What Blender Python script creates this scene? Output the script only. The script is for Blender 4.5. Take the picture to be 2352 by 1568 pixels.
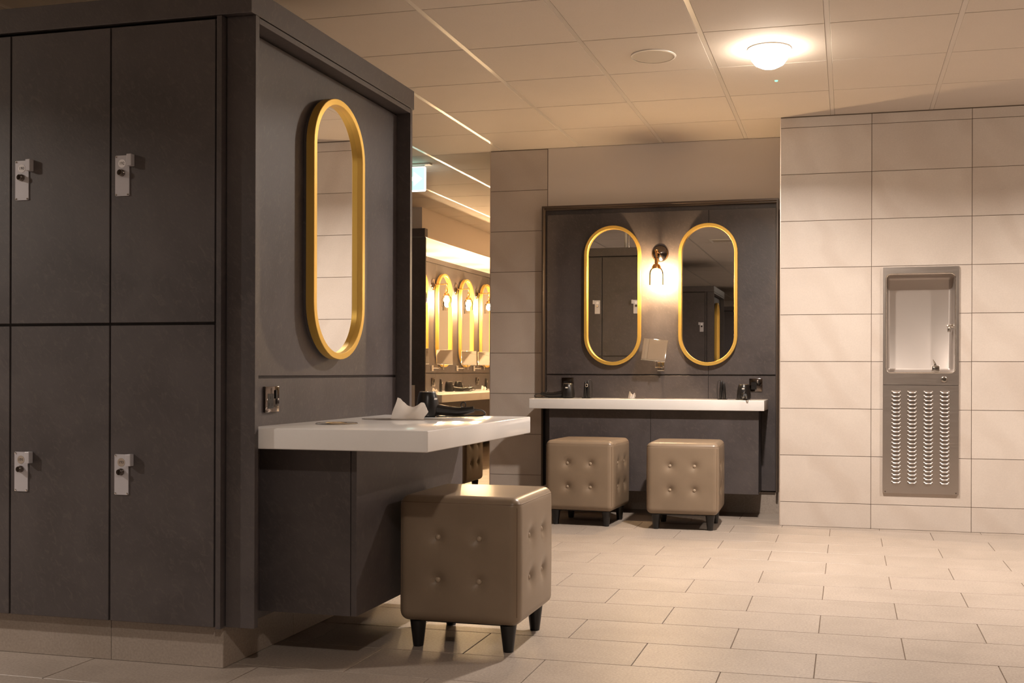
import bpy, bmesh, math, random
from mathutils import Vector, Matrix
random.seed(7)
PI = math.pi
for o in list(bpy.data.objects):
    bpy.data.objects.remove(o)
scene = bpy.context.scene
COL = scene.collection

# ------------------------------------------------------------------ camera
W, H = 2352, 1568
FPX, CX, CY = 2399.76, 1367.79, 853.06
YAW, ROLL, CAMZ = 0.2367, 0.0029, 0.9863
cam = bpy.data.cameras.new('camera')
cam.sensor_fit = 'HORIZONTAL'
cam.sensor_width = 36.0
cam.lens = FPX / W * 36.0
cam.shift_x = (W / 2 - CX) / W
cam.shift_y = (CY - H / 2) / W
cam.clip_start = 0.05
cam.clip_end = 100
camo = bpy.data.objects.new('camera', cam)
COL.objects.link(camo)
camo.matrix_world = Matrix.Translation((0, 0, CAMZ)) @ Matrix.Rotation(YAW, 4, 'Z') @ Matrix.Rotation(PI / 2, 4, 'X') @ Matrix.Rotation(ROLL, 4, 'Z')
scene.camera = camo

# ------------------------------------------------------------------ world, exposure
world = bpy.data.worlds.new('world')
world.use_nodes = True
world.node_tree.nodes['Background'].inputs[0].default_value = (1.0, 0.84, 0.70, 1)
world.node_tree.nodes['Background'].inputs[1].default_value = 0.0
scene.world = world
vs = scene.view_settings
vs.view_transform = 'Standard'
vs.look = 'None'
vs.exposure = 0.05
vs.gamma = 1.0
vs.use_curve_mapping = False

DOWN_COL = (1.0, 0.885, 0.79)      # ceiling downlights
DOWN_W = 78.0
# the downlight in the picture, then the ceiling downlights outside the frame whose light the photograph shows:
# counter shadow on the near stool (above), lock shadows on the doors (left), second mirror shadow and bright wall edge (right),
# lit locker row seen in the alcove mirrors (rear)
DOWNLIGHTS = [('', -0.39, 5.353, 1.0), ('above', -0.39, 0.62, 0.36), ('left', -5.19, 1.75, 1.25), ('right', 2.01, 5.353, 0.85), ('rear', -0.39, -4.2, 0.8)]

# ------------------------------------------------------------------ material helpers
def srgb(r, g, b):
    f = lambda c: (c / 255 / 12.92) if c / 255 <= 0.04045 else ((c / 255 + 0.055) / 1.055) ** 2.4
    return (f(r), f(g), f(b), 1)

def mat(name, color, rough=0.5, metal=0.0, spec=0.5, emit=None, estr=0.0, coat=0.0):
    m = bpy.data.materials.new(name)
    m.use_nodes = True
    b = m.node_tree.nodes['Principled BSDF']
    b.inputs['Base Color'].default_value = color if len(color) == 4 else (*color, 1)
    b.inputs['Roughness'].default_value = rough
    b.inputs['Metallic'].default_value = metal
    b.inputs['Specular IOR Level'].default_value = spec
    b.inputs['Coat Weight'].default_value = coat
    if emit:
        b.inputs['Emission Color'].default_value = (*emit[:3], 1)
        b.inputs['Emission Strength'].default_value = estr
    return m

class NT:
    def __init__(s, m):
        s.t = m.node_tree
        s.b = s.t.nodes['Principled BSDF']
    def n(s, typ, **kw):
        nd = s.t.nodes.new(typ)
        for k, v in kw.items():
            if k.startswith('_'):
                setattr(nd, k[1:], v)
            else:
                nd.inputs[k.replace('__', ' ')].default_value = v
        return nd
    def l(s, a, b):
        s.t.links.new(a, b)
    def ramp(s, fac, stops):
        r = s.t.nodes.new('ShaderNodeValToRGB')
        el = r.color_ramp.elements
        while len(el) < len(stops):
            el.new(0.5)
        for e, (p, c) in zip(el, stops):
            e.position = p
            e.color = c if len(c) == 4 else (*c, 1)
        s.l(fac, r.inputs[0])
        return r.outputs[0]
    def mix(s, fac, a, b, mode='MIX'):
        m = s.t.nodes.new('ShaderNodeMix')
        m.data_type = 'RGBA'
        m.blend_type = mode
        for src, idx in ((fac, 0), (a, 6), (b, 7)):
            if hasattr(src, 'is_linked') or hasattr(src, 'links'):
                s.l(src, m.inputs[idx])
            else:
                m.inputs[idx].default_value = src
        return m.outputs[2]
    def coords(s, scale=(1, 1, 1), rnd=0.0, rot=(0, 0, 0)):
        g = s.n('ShaderNodeNewGeometry')
        out = g.outputs['Position']
        if rnd:
            oi = s.n('ShaderNodeObjectInfo')
            ml = s.n('ShaderNodeVectorMath', _operation='SCALE')
            cv = s.n('ShaderNodeCombineXYZ')
            s.l(oi.outputs['Random'], cv.inputs[0])
            s.l(oi.outputs['Random'], cv.inputs[1])
            s.l(oi.outputs['Random'], cv.inputs[2])
            s.l(cv.outputs[0], ml.inputs[0])
            ml.inputs['Scale'].default_value = rnd
            ad = s.n('ShaderNodeVectorMath', _operation='ADD')
            s.l(out, ad.inputs[0])
            s.l(ml.outputs[0], ad.inputs[1])
            out = ad.outputs[0]
        mp = s.n('ShaderNodeMapping')
        mp.inputs['Scale'].default_value = scale
        mp.inputs['Rotation'].default_value = rot
        s.l(out, mp.inputs[0])
        return mp.outputs[0]
    def noise(s, co, scale, detail=4, rough=0.55, dist=0.0):
        n = s.n('ShaderNodeTexNoise', Scale=scale, Detail=detail, Roughness=rough, Distortion=dist)
        s.l(co, n.inputs['Vector'])
        return n.outputs['Fac']
    def bump(s, h, strength, dist=0.01):
        b = s.n('ShaderNodeBump', Strength=strength, Distance=dist)
        s.l(h, b.inputs['Height'])
        s.l(b.outputs[0], s.b.inputs['Normal'])

def m_laminate():
    m = mat('dark_slate_laminate', (0.03, 0.026, 0.025), 0.5, spec=0.5)
    m.node_tree.nodes['Principled BSDF'].inputs['IOR'].default_value = 1.58
    t = NT(m)
    co = t.coords()
    a = t.noise(co, 3.2, 5, 0.6, 0.6)
    base = t.ramp(a, [(0.28, (0.048, 0.0395, 0.0405)), (0.72, (0.082, 0.0685, 0.0690))])
    mp2 = t.n('ShaderNodeMapping')
    mp2.inputs['Scale'].default_value = (24, 24, 8)
    t.l(t.coords(rot=(0.55, 0.6, 0.3)), mp2.inputs[0])
    co2 = mp2.outputs[0]
    st = t.noise(co2, 2.0, 5, 0.65, 1.4)
    stm = t.ramp(st, [(0.52, (0, 0, 0)), (0.78, (1, 1, 1))])
    c1 = t.mix(stm, base, (0.104, 0.086, 0.079, 1))
    sp = t.noise(t.coords(), 190, 1, 0.5)
    spm = t.ramp(sp, [(0.72, (0, 0, 0)), (0.8, (0.6, 0.6, 0.6))])
    c2 = t.mix(spm, c1, (0.12, 0.10, 0.088, 1))
    t.l(c2, t.b.inputs['Base Color'])
    r = t.ramp(a, [(0.2, (0.42, 0.42, 0.42)), (0.8, (0.52, 0.52, 0.52))])
    t.l(r, t.b.inputs['Roughness'])
    t.bump(t.noise(co2, 5, 4), 0.10, 0.004)
    return m

def m_stone(name, c0, c1, vein, rough, veins=True, rnd=9.0, fine=0.25, scale=1.0, bumps=0.05):
    m = mat(name, c0, rough, spec=0.4)
    t = NT(m)
    co = t.coords(rnd=rnd)
    a = t.noise(co, 1.6 * scale, 5, 0.6, 0.7)
    col = t.ramp(a, [(0.3, c0), (0.7, c1)])
    if veins:
        w = t.n('ShaderNodeTexWave', Scale=0.55, Distortion=9.0, Detail=4.0)
        w.inputs['Detail Scale'].default_value = 1.1
        t.l(t.coords(rnd=rnd, rot=(0, 0.75, 0.3)), w.inputs['Vector'])
        vm = t.ramp(w.outputs['Fac'], [(0.0, (0.38, 0.38, 0.38)), (0.16, (0, 0, 0)), (0.8, (0, 0, 0)), (1.0, (0.2, 0.2, 0.2))])
        col = t.mix(vm, col, vein)
    f = t.noise(t.coords(), 120, 3, 0.7)
    fm = t.ramp(f, [(0.3, (1 - fine, 1 - fine, 1 - fine)), (0.7, (1, 1, 1))])
    col = t.mix(1.0, col, fm, 'MULTIPLY')
    t.l(col, t.b.inputs['Base Color'])
    t.bump(f, bumps, 0.002)
    return m

def m_leather():
    m = mat('taupe_leatherette', (0.20, 0.135, 0.082), 0.34, spec=0.5)
    t = NT(m)
    tc = t.n('ShaderNodeTexCoord')
    v = t.n('ShaderNodeTexVoronoi', Scale=420.0)
    t.l(tc.outputs['Object'], v.inputs['Vector'])
    n = t.n('ShaderNodeTexNoise', Scale=5.0, Detail=3.0)
    t.l(tc.outputs['Object'], n.inputs['Vector'])
    t.l(t.ramp(n.outputs['Fac'], [(0.3, (0.205, 0.150, 0.102)), (0.7, (0.24, 0.178, 0.123))]), t.b.inputs['Base Color'])
    t.bump(v.outputs['Distance'], 0.10, 0.0008)
    return m

def m_steel():
    m = mat('brushed_steel', (0.46, 0.41, 0.375), 0.36, 1.0)
    t = NT(m)
    f = t.noise(t.coords((1, 1, 60)), 9, 3, 0.7)
    t.l(t.ramp(f, [(0.3, (0.30, 0.30, 0.30)), (0.7, (0.42, 0.42, 0.42))]), t.b.inputs['Roughness'])
    t.bump(f, 0.04, 0.001)
    return m

def m_glass():
    m = bpy.data.materials.new('clear_glass')
    m.use_nodes = True
    nt = m.node_tree
    nt.nodes.clear()
    out = nt.nodes.new('ShaderNodeOutputMaterial')
    mx = nt.nodes.new('ShaderNodeMixShader')
    tr = nt.nodes.new('ShaderNodeBsdfTransparent')
    tr.inputs[0].default_value = (0.97, 0.95, 0.92, 1)
    gl = nt.nodes.new('ShaderNodeBsdfGlossy')
    gl.inputs['Roughness'].default_value = 0.05
    fr = nt.nodes.new('ShaderNodeFresnel')
    fr.inputs[0].default_value = 1.16
    nt.links.new(fr.outputs[0], mx.inputs[0])
    nt.links.new(tr.outputs[0], mx.inputs[1])
    nt.links.new(gl.outputs[0], mx.inputs[2])
    nt.links.new(mx.outputs[0], out.inputs[0])
    return m

M = {}
M['lam'] = m_laminate()
M['black'] = mat('black_lining', (0.006, 0.005, 0.005), 0.7)
M['tile'] = m_stone('beige_wall_tile', (0.53, 0.46, 0.405, 1), (0.60, 0.53, 0.47, 1), (0.47, 0.39, 0.33, 1), 0.40, fine=0.07)
M['floor'] = m_stone('beige_floor_tile', (0.36, 0.30, 0.25, 1), (0.43, 0.36, 0.305, 1), (0.38, 0.31, 0.25, 1), 0.46, veins=False, fine=0.34, scale=2.2, bumps=0.12)
M['plinth'] = m_stone('plinth_tile', (0.36, 0.30, 0.25, 1), (0.43, 0.36, 0.305, 1), (0.38, 0.31, 0.25, 1), 0.46)
M['grout'] = mat('tile_grout', (0.16, 0.115, 0.085), 0.9)
M['paint'] = mat('warm_white_paint', (0.66, 0.595, 0.54), 0.75)
M['white_paint'] = mat('white_soffit_paint', (0.66, 0.595, 0.54), 0.75)
M['ceil'] = m_stone('ceiling_board', (0.62, 0.555, 0.49, 1), (0.65, 0.58, 0.515, 1), (0.6, 0.55, 0.5, 1), 0.85, veins=False, fine=0.05, bumps=0.02)
M['bar'] = mat('white_ceiling_bar', (0.66, 0.60, 0.54), 0.28)
M['void'] = mat('ceiling_deck', (0.55, 0.49, 0.43), 0.9)
M['counter'] = m_stone('white_marble_quartz', (0.80, 0.775, 0.75, 1), (0.84, 0.82, 0.80, 1), (0.74, 0.70, 0.67, 1), 0.14, veins=True, fine=0.02, bumps=0.0)
M['gold'] = mat('satin_gold', (0.83, 0.54, 0.13), 0.38, 0.75)
M['mirror'] = mat('mirror_glass', (0.88, 0.88, 0.87), 0.005, 1.0)
M['leather'] = m_leather()
M['button'] = mat('taupe_button', (0.34, 0.26, 0.185), 0.3)
M['seam'] = mat('taupe_seam', (0.16, 0.105, 0.065), 0.5)
M['legwood'] = mat('black_stained_wood', (0.010, 0.009, 0.009), 0.35)
M['lock'] = mat('grey_lock_metal', (0.58, 0.565, 0.60), 0.38, 0.25)
M['chrome'] = mat('chrome', (0.75, 0.73, 0.70), 0.08, 1.0)
M['darkchrome'] = mat('black_nickel', (0.16, 0.135, 0.12), 0.12, 1.0)
M['disc_white'] = mat('white_disc', (0.92, 0.90, 0.92), 0.4)
M['disc_beige'] = mat('beige_disc', (0.40, 0.33, 0.27), 0.4)
M['ink'] = mat('dark_ink', (0.03, 0.025, 0.025), 0.6)
M['steel'] = m_steel()
M['satin'] = mat('satin_steel', (0.46, 0.41, 0.375), 0.45, 0.7)
M['steel_bright'] = mat('polished_steel', (0.70, 0.67, 0.63), 0.16, 1.0)
M['plastic'] = mat('black_plastic', (0.011, 0.010, 0.010), 0.30)
M['cable'] = mat('black_cable', (0.02, 0.018, 0.016), 0.4)
M['tissue'] = mat('white_tissue', (0.84, 0.82, 0.80), 0.9)
def m_tissue():
    m = bpy.data.materials['white_tissue']
    nt = m.node_tree
    b = nt.nodes['Principled BSDF']
    tl = nt.nodes.new('ShaderNodeBsdfTranslucent')
    tl.inputs[0].default_value = (0.9, 0.87, 0.84, 1)
    mx = nt.nodes.new('ShaderNodeMixShader')
    mx.inputs[0].default_value = 0.5
    nt.links.new(b.outputs[0], mx.inputs[1])
    nt.links.new(tl.outputs[0], mx.inputs[2])
    nt.links.new(mx.outputs[0], nt.nodes['Material Output'].inputs[0])
m_tissue()
M['brass'] = mat('antique_brass', (0.72, 0.40, 0.16), 0.22, 1.0)
M['glass'] = m_glass()
M['bulb'] = mat('lit_filament_bulb', (1, 0.9, 0.7), 0.5, emit=(1.0, 0.70, 0.40), estr=1500.0)
M['led'] = mat('lit_led_diffuser', (1, 1, 1), 0.5, emit=(1.0, 0.86, 0.70), estr=60.0)
M['sign_green'] = mat('lit_green_sign', (0.1, 0.6, 0.35), 0.4, emit=(0.42, 1.0, 0.78), estr=1.7)
M['sign_white'] = mat('lit_white_sign', (0.9, 0.95, 0.95), 0.4, emit=(0.85, 1.0, 0.95), estr=3.0)
M['dot_green'] = mat('lit_green_dot', (0.1, 0.8, 0.4), 0.4, emit=(0.15, 1.0, 0.5), estr=3.0)
M['trim'] = mat('pale_metal_trim', (0.62, 0.52, 0.44), 0.35, 0.6)
M['white_plastic'] = mat('white_plastic', (0.80, 0.76, 0.71), 0.35)
M['speaker'] = mat('ceiling_speaker_grille', (0.46, 0.41, 0.36), 0.7)

# ------------------------------------------------------------------ mesh helpers
def link(name, me, parent=None, loc=None):
    o = bpy.data.objects.new(name, me)
    COL.objects.link(o)
    if parent is not None:
        o.parent = parent
        if loc is None and parent.type == 'EMPTY' and parent.get('_w'):
            loc = -Vector(parent.location)
    if loc is not None:
        o.location = loc
    return o

def fin(name, bm, m, parent=None, smooth=None, loc=None, recalc=True):
    if recalc:
        bmesh.ops.recalc_face_normals(bm, faces=bm.faces)
    me = bpy.data.meshes.new(name)
    bm.to_mesh(me)
    bm.free()
    if m is not None:
        me.materials.append(m)
    if smooth:
        me.polygons.foreach_set('use_smooth', [True] * len(me.polygons))
        me.set_sharp_from_angle(angle=math.radians(smooth))
    return link(name, me, parent, loc)

def box(bm, x0, x1, y0, y1, z0, z1, bev=0.0, seg=1):
    vs_ = [bm.verts.new((x, y, z)) for x in (x0, x1) for y in (y0, y1) for z in (z0, z1)]
    fs = [bm.faces.new([vs_[i] for i in q]) for q in ((0, 1, 3, 2), (4, 6, 7, 5), (0, 4, 5, 1), (2, 3, 7, 6), (0, 2, 6, 4), (1, 5, 7, 3))]
    if bev > 0:
        es = list({e for f in fs for e in f.edges})
        bmesh.ops.bevel(bm, geom=es, offset=bev, segments=seg, affect='EDGES', profile=0.5)
    return bm

def bx(*a, **k):
    return box(bmesh.new(), *a, **k)

def lathe(bm, prof, seg=24, mtx=None, cap=True):
    mtx = mtx or Matrix.Identity(4)
    rings = []
    for r, z in prof:
        rings.append([bm.verts.new(mtx @ Vector((r * math.cos(2 * PI * i / seg), r * math.sin(2 * PI * i / seg), z))) for i in range(seg)])
    for a, b in zip(rings, rings[1:]):
        for i in range(seg):
            j = (i + 1) % seg
            bm.faces.new((a[i], a[j], b[j], b[i]))
    if cap:
        bm.faces.new(rings[0][::-1])
        bm.faces.new(rings[-1])
    return bm

def tube(bm, pts, r, seg=8, closed=False):
    pts = [Vector(p) for p in pts]
    n = len(pts)
    rr = r if isinstance(r, (list, tuple)) else [r] * n
    rings = []
    up = Vector((0, 0, 1))
    prev = None
    for i, p in enumerate(pts):
        a = pts[(i - 1) % n] if (closed or i > 0) else p
        b = pts[(i + 1) % n] if (closed or i < n - 1) else p
        d = (b - a).normalized()
        if prev is None:
            u = d.cross(up)
            if u.length < 1e-3:
                u = d.cross(Vector((1, 0, 0)))
            u.normalize()
        else:
            u = (prev - d * prev.dot(d)).normalized()
        prev = u
        v = d.cross(u)
        rings.append([bm.verts.new(p + (u * math.cos(2 * PI * k / seg) + v * math.sin(2 * PI * k / seg)) * rr[i]) for k in range(seg)])
    m_ = n if closed else n - 1
    for i in range(m_):
        a, b = rings[i], rings[(i + 1) % n]
        for k in range(seg):
            j = (k + 1) % seg
            bm.faces.new((a[k], a[j], b[j], b[k]))
    if not closed:
        bm.faces.new(rings[0][::-1])
        bm.faces.new(rings[-1])
    return bm

def curve_pts(ctrl, n=8):
    """Catmull-Rom through control points"""
    P = [Vector(c) for c in ctrl]
    P = [P[0] * 2 - P[1]] + P + [P[-1] * 2 - P[-2]]
    out = []
    for i in range(1, len(P) - 2):
        for k in range(n):
            t = k / n
            a, b, c, d = P[i - 1], P[i], P[i + 1], P[i + 2]
            out.append(0.5 * ((2 * b) + (c - a) * t + (2 * a - 5 * b + 4 * c - d) * t * t + (3 * b - a - 3 * c + d) * t ** 3))
    out.append(P[-2])
    return out

def prism(bm, outline, y0, y1):
    """outline in (x,z), extruded along y"""
    a = [bm.verts.new((x, y0, z)) for x, z in outline]
    b = [bm.verts.new((x, y1, z)) for x, z in outline]
    n = len(outline)
    bm.faces.new(a)
    bm.faces.new(b[::-1])
    for i in range(n):
        j = (i + 1) % n
        bm.faces.new((a[i], b[i], b[j], a[j]))
    return bm

def ring_sweep(bm, outline, normals, prof, closed_prof=True):
    """outline (x,z) + outward normals; prof list of (offset, y)"""
    n = len(outline)
    rows = []
    for (x, z), (nx, nz) in zip(outline, normals):
        rows.append([bm.verts.new((x + nx * o, y, z + nz * o)) for o, y in prof])
    m_ = len(prof) if closed_prof else len(prof) - 1
    for i in range(n):
        a, b = rows[i], rows[(i + 1) % n]
        for k in range(m_):
            j = (k + 1) % len(prof)
            bm.faces.new((a[k], a[j], b[j], b[k]))
    return bm

def stadium(w, h, seg=24):
    r = w / 2
    pts, nor = [], []
    for cz, a0 in ((h / 2 - r, 0.0), (-(h / 2 - r), PI)):
        for i in range(seg + 1):
            a = a0 + PI * i / seg
            pts.append((r * math.cos(a), cz + r * math.sin(a)))
            nor.append((math.cos(a), math.sin(a)))
    return pts, nor

def rrect(x0, x1, z0, z1, r, seg=6):
    pts, nor = [], []
    for cx, cz, a0 in ((x1 - r, z1 - r, 0), (x0 + r, z1 - r, PI / 2), (x0 + r, z0 + r, PI), (x1 - r, z0 + r, 1.5 * PI)):
        for i in range(seg + 1):
            a = a0 + PI / 2 * i / seg
            pts.append((cx + r * math.cos(a), cz + r * math.sin(a)))
            nor.append((math.cos(a), math.sin(a)))
    return pts, nor

def thing(name, label, cat, loc=(0, 0, 0), group=None, world=False):
    o = bpy.data.objects.new(name, None)
    o.empty_display_size = 0.05
    COL.objects.link(o)
    o.location = loc
    if world:
        o['_w'] = 1
    tag(o, label, cat, group)
    return o

def tag(o, label=None, cat=None, group=None, kind=None):
    if label:
        o['label'] = label
    if cat:
        o['category'] = cat
    if group:
        o['group'] = group
    if kind:
        o['kind'] = kind
    return o

def put(root, loc, rz=0.0):
    root.location = loc
    root.rotation_euler = (0, 0, rz)
    return root

CH = {}
def kids(o):
    return [c for c in bpy.data.objects if c.parent == o]

def copy_tree(root, loc=None, rz=None, label=None, group=None):
    r = root.copy()
    COL.objects.link(r)
    if loc is not None:
        r.location = loc
    if rz is not None:
        r.rotation_euler = (0, 0, rz)
    if label:
        r['label'] = label
    if group:
        r['group'] = group
    for ch in kids(root):
        c = ch.copy()
        COL.objects.link(c)
        c.parent = r
        for g in kids(ch):
            d = g.copy()
            COL.objects.link(d)
            d.parent = c
    return r

def text_mesh(body, size):
    cu = bpy.data.curves.new('number', 'FONT')
    cu.body = body
    cu.size = size
    cu.align_x = 'CENTER'
    cu.align_y = 'CENTER'
    cu.extrude = 0.0002
    o = bpy.data.objects.new('number_tmp', cu)
    COL.objects.link(o)
    dg = bpy.context.evaluated_depsgraph_get()
    me = bpy.data.meshes.new_from_object(o.evaluated_get(dg))
    bpy.data.objects.remove(o)
    bpy.data.curves.remove(cu)
    me.transform(Matrix.Rotation(PI / 2, 4, 'X'))
    return me

# ================================================================== STRUCTURE
ZC = 2.624
YW = 6.8187            # tiled wall with the fountain
YB = 7.383             # alcove wall
RX0, RX1, RY0, RY1 = -7.2, 3.6, -9.6, 15.3

# ---- floor: grout slab + tiles
floor = tag(fin('floor', bx(RX0, RX1, RY0, RY1, -0.06, -0.004), M['grout']), kind='structure')
fl_mesh = None
XF, YF = -0.1036, 6.7373
def floor_tile_mesh(w, d):
    bm = bx(-w / 2, w / 2, -d / 2, d / 2, -0.010, 0.0, bev=0.0012)
    bmesh.ops.recalc_face_normals(bm, faces=bm.faces)
    me = bpy.data.meshes.new('floor_tile')
    bm.to_mesh(me); bm.free()
    me.materials.append(M['floor'])
    return me
flm = floor_tile_mesh(0.597, 0.297)
stuff = bmesh.new()
for r in range(-29, 55):
    yc = YF + 0.15 - 0.3 * r
    off = 0.0 if r % 2 else -0.3
    for k in range(-13, 8):
        xc = XF + off + 0.3 + 0.6 * k
        if not (RX0 < xc < RX1 and RY0 < yc < RY1):
            continue
        if 2.6 < yc < 7.3 and -3.0 < xc < 1.6 and not (xc > -0.35 and yc > YW):
            link('floor_tile', flm, floor, (xc, yc, 0))
        else:
            box(stuff, xc - .2985, xc + .2985, yc - .1485, yc + .1485, -0.010, 0.0)
tag(fin('floor_tile_field', stuff, M['floor'], floor), kind='stuff')

# ---- ceiling: tiles and bars
ceiling = tag(fin('ceiling', bx(RX0, RX1, RY0, RY1, ZC + 0.03, ZC + 0.10), M['void']), kind='structure')
XC, YC = -1.8969, 5.0215
def ceil_mesh(w, d):
    bm = bx(-w / 2, w / 2, -d / 2, d / 2, 0.0, 0.018, bev=0.0015)
    bmesh.ops.recalc_face_normals(bm, faces=bm.faces)
    me = bpy.data.meshes.new('ceiling_tile')
    bm.to_mesh(me); bm.free()
    me.materials.append(M['ceil'])
    return me
cm = ceil_mesh(0.574, 0.594)
stuff = bmesh.new()
for k in range(-9, 10):
    xb = XC + 0.6 * k
    if RX0 < xb < RX1:
        fin('ceiling_bar', bx(xb - 0.012, xb + 0.012, RY0, RY1, ZC + 0.001, ZC + 0.02), M['bar'], ceiling)
    for r in range(-25, 18):
        xc, yc = xb + 0.3, YC + 0.6 * r + 0.3
        if not (RX0 < xc < RX1 and RY0 < yc < RY1):
            continue
        if 4.2 < yc < 11.7 and -4.9 < xc < 1.4:
            link('ceiling_tile', cm, ceiling, (xc, yc, ZC))
        else:
            box(stuff, xc - .287, xc + .287, yc - .297, yc + .297, ZC, ZC + 0.018)
tag(fin('ceiling_tile_field', stuff, M['ceil'], ceiling), kind='stuff')

# ---- walls
def sub_rect(x0, x1, z0, z1, h):
    hx0, hx1, hz0, hz1 = h
    if hx0 >= x1 or hx1 <= x0 or hz0 >= z1 or hz1 <= z0:
        return [(x0, x1, z0, z1)]
    out = []
    if hx0 > x0: out.append((x0, hx0, z0, z1))
    if hx1 < x1: out.append((hx1, x1, z0, z1))
    cx0, cx1 = max(x0, hx0), min(x1, hx1)
    if hz0 > z0: out.append((cx0, cx1, z0, hz0))
    if hz1 < z1: out.append((cx0, cx1, hz1, z1))
    return out

HOLE = (0.2265, 0.6565, 0.976, 1.609)
XWL, XW0 = -0.422, 0.1452
bm = bmesh.new()
for a in sub_rect(XWL, RX1, 0, ZC + 0.02, HOLE):
    box(bm, a[0], a[1], YW + 0.004, YB + 0.18, a[2], a[3])
wall_tiled = tag(fin('wall_right', bm, M['grout']), kind='structure')
zs = [0.0, 0.154] + [0.154 + 0.3 * i for i in range(1, 9)] + [ZC - 0.004]
xs = [XWL, XW0] + [XW0 + 0.6 * i for i in range(1, 6)] + [RX1]
g = 0.0016
shared = {}
def tile_obj(parent, x0, x1, z0, z1, yf, hole=None):
    rs = sub_rect(x0 + g, x1 - g, z0 + g, z1 - g, hole) if hole else [(x0 + g, x1 - g, z0 + g, z1 - g)]
    if not rs:
        return
    if len(rs) == 1:
        w, h = round(x1 - x0, 4), round(z1 - z0, 4)
        if (w, h) not in shared:
            bm = bx(-w / 2 + g, w / 2 - g, 0, 0.009, -h / 2 + g, h / 2 - g, bev=0.0008)
            bmesh.ops.recalc_face_normals(bm, faces=bm.faces)
            me = bpy.data.meshes.new('wall_tile')
            bm.to_mesh(me); bm.free()
            me.materials.append(M['tile'])
            shared[(w, h)] = me
        link('wall_tile', shared[(w, h)], parent, ((x0 + x1) / 2, yf, (z0 + z1) / 2))
    else:
        bm = bmesh.new()
        for a in rs:
            if a[1] - a[0] > 0.002 and a[3] - a[2] > 0.002:
                box(bm, a[0], a[1], yf, yf + 0.009, a[2], a[3])
        if len(bm.verts):
            fin('wall_tile', bm, M['tile'], parent)
        else:
            bm.free()
for i in range(len(xs) - 1):
    for j in range(len(zs) - 1):
        tile_obj(wall_tiled, xs[i], xs[i + 1], zs[j], zs[j + 1], YW, HOLE)
# pale metal corner trim on the free edge of the tiled wall
tag(fin('trim_1', bx(XWL - 0.003, XWL + 0.0015, YW - 0.0015, YW + 0.02, 0.0, ZC - 0.002), M['trim']), kind='structure')

XPL, XPR = -2.589, -2.147
wall_alc = tag(fin('wall_back', bx(XPL, XWL + 0.002, YB + 0.004, YB + 0.2, 0, ZC + 0.02), M['grout']), kind='structure')
zb = [0.0] + [0.222 + 0.3 * i for i in range(0, 8)] + [ZC - 0.004]
for j in range(len(zb) - 1):
    tile_obj(wall_alc, XPL, XPR, zb[j], zb[j + 1], YB)
fin('painted_panel', bx(XPR + 0.004, XWL - 0.0005, YB - 0.002, YB + 0.006, 2.12, ZC - 0.002), M['paint'], wall_alc)
tag(fin('trim_2', bx(XPL - 0.003, XPL + 0.0015, YB - 0.0015, YB + 0.02, 0.0, ZC - 0.002), M['trim']), kind='structure')
# skirting tiles at the bottom of the alcove
bs = tag(fin('baseboard_alcove', bx(XPR - 0.002, XWL - 0.003, YB - 0.012, YB + 0.006, 0.0, 0.15), M['plinth']), kind='structure')

tag(fin('wall_far', bx(RX0, RX1, RY1, RY1 + 0.1, 0, ZC + 0.02), M['paint']), kind='structure')
tag(fin('wall_front', bx(RX0, RX1, RY0 - 0.1, RY0, 0, ZC + 0.02), M['paint']), kind='structure')
tag(fin('wall_left', bx(RX0 - 0.1, RX0, RY0, RY1, 0, ZC + 0.02), M['paint']), kind='structure')
tag(fin('wall_side', bx(RX1, RX1 + 0.1, RY0, RY1, 0, ZC + 0.02), M['tile']), kind='structure')


# ================================================================== LOCKER BLOCKS
YD, YD2 = 3.04, 4.345          # door faces of the near block
XE = -1.887                    # end face
NCOL = 7
DW = 0.3995
X0D = -2.018
XL = X0D - NCOL * DW           # left end

def door_mesh():
    bm = bx(0.0034, DW - 0.0034, 0.0, 0.018, 0.003, 0.9965, bev=0.0012)
    bmesh.ops.recalc_face_normals(bm, faces=bm.faces)
    me = bpy.data.meshes.new('door')
    bm.to_mesh(me); bm.free()
    me.materials.append(M['lam'])
    return me

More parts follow.
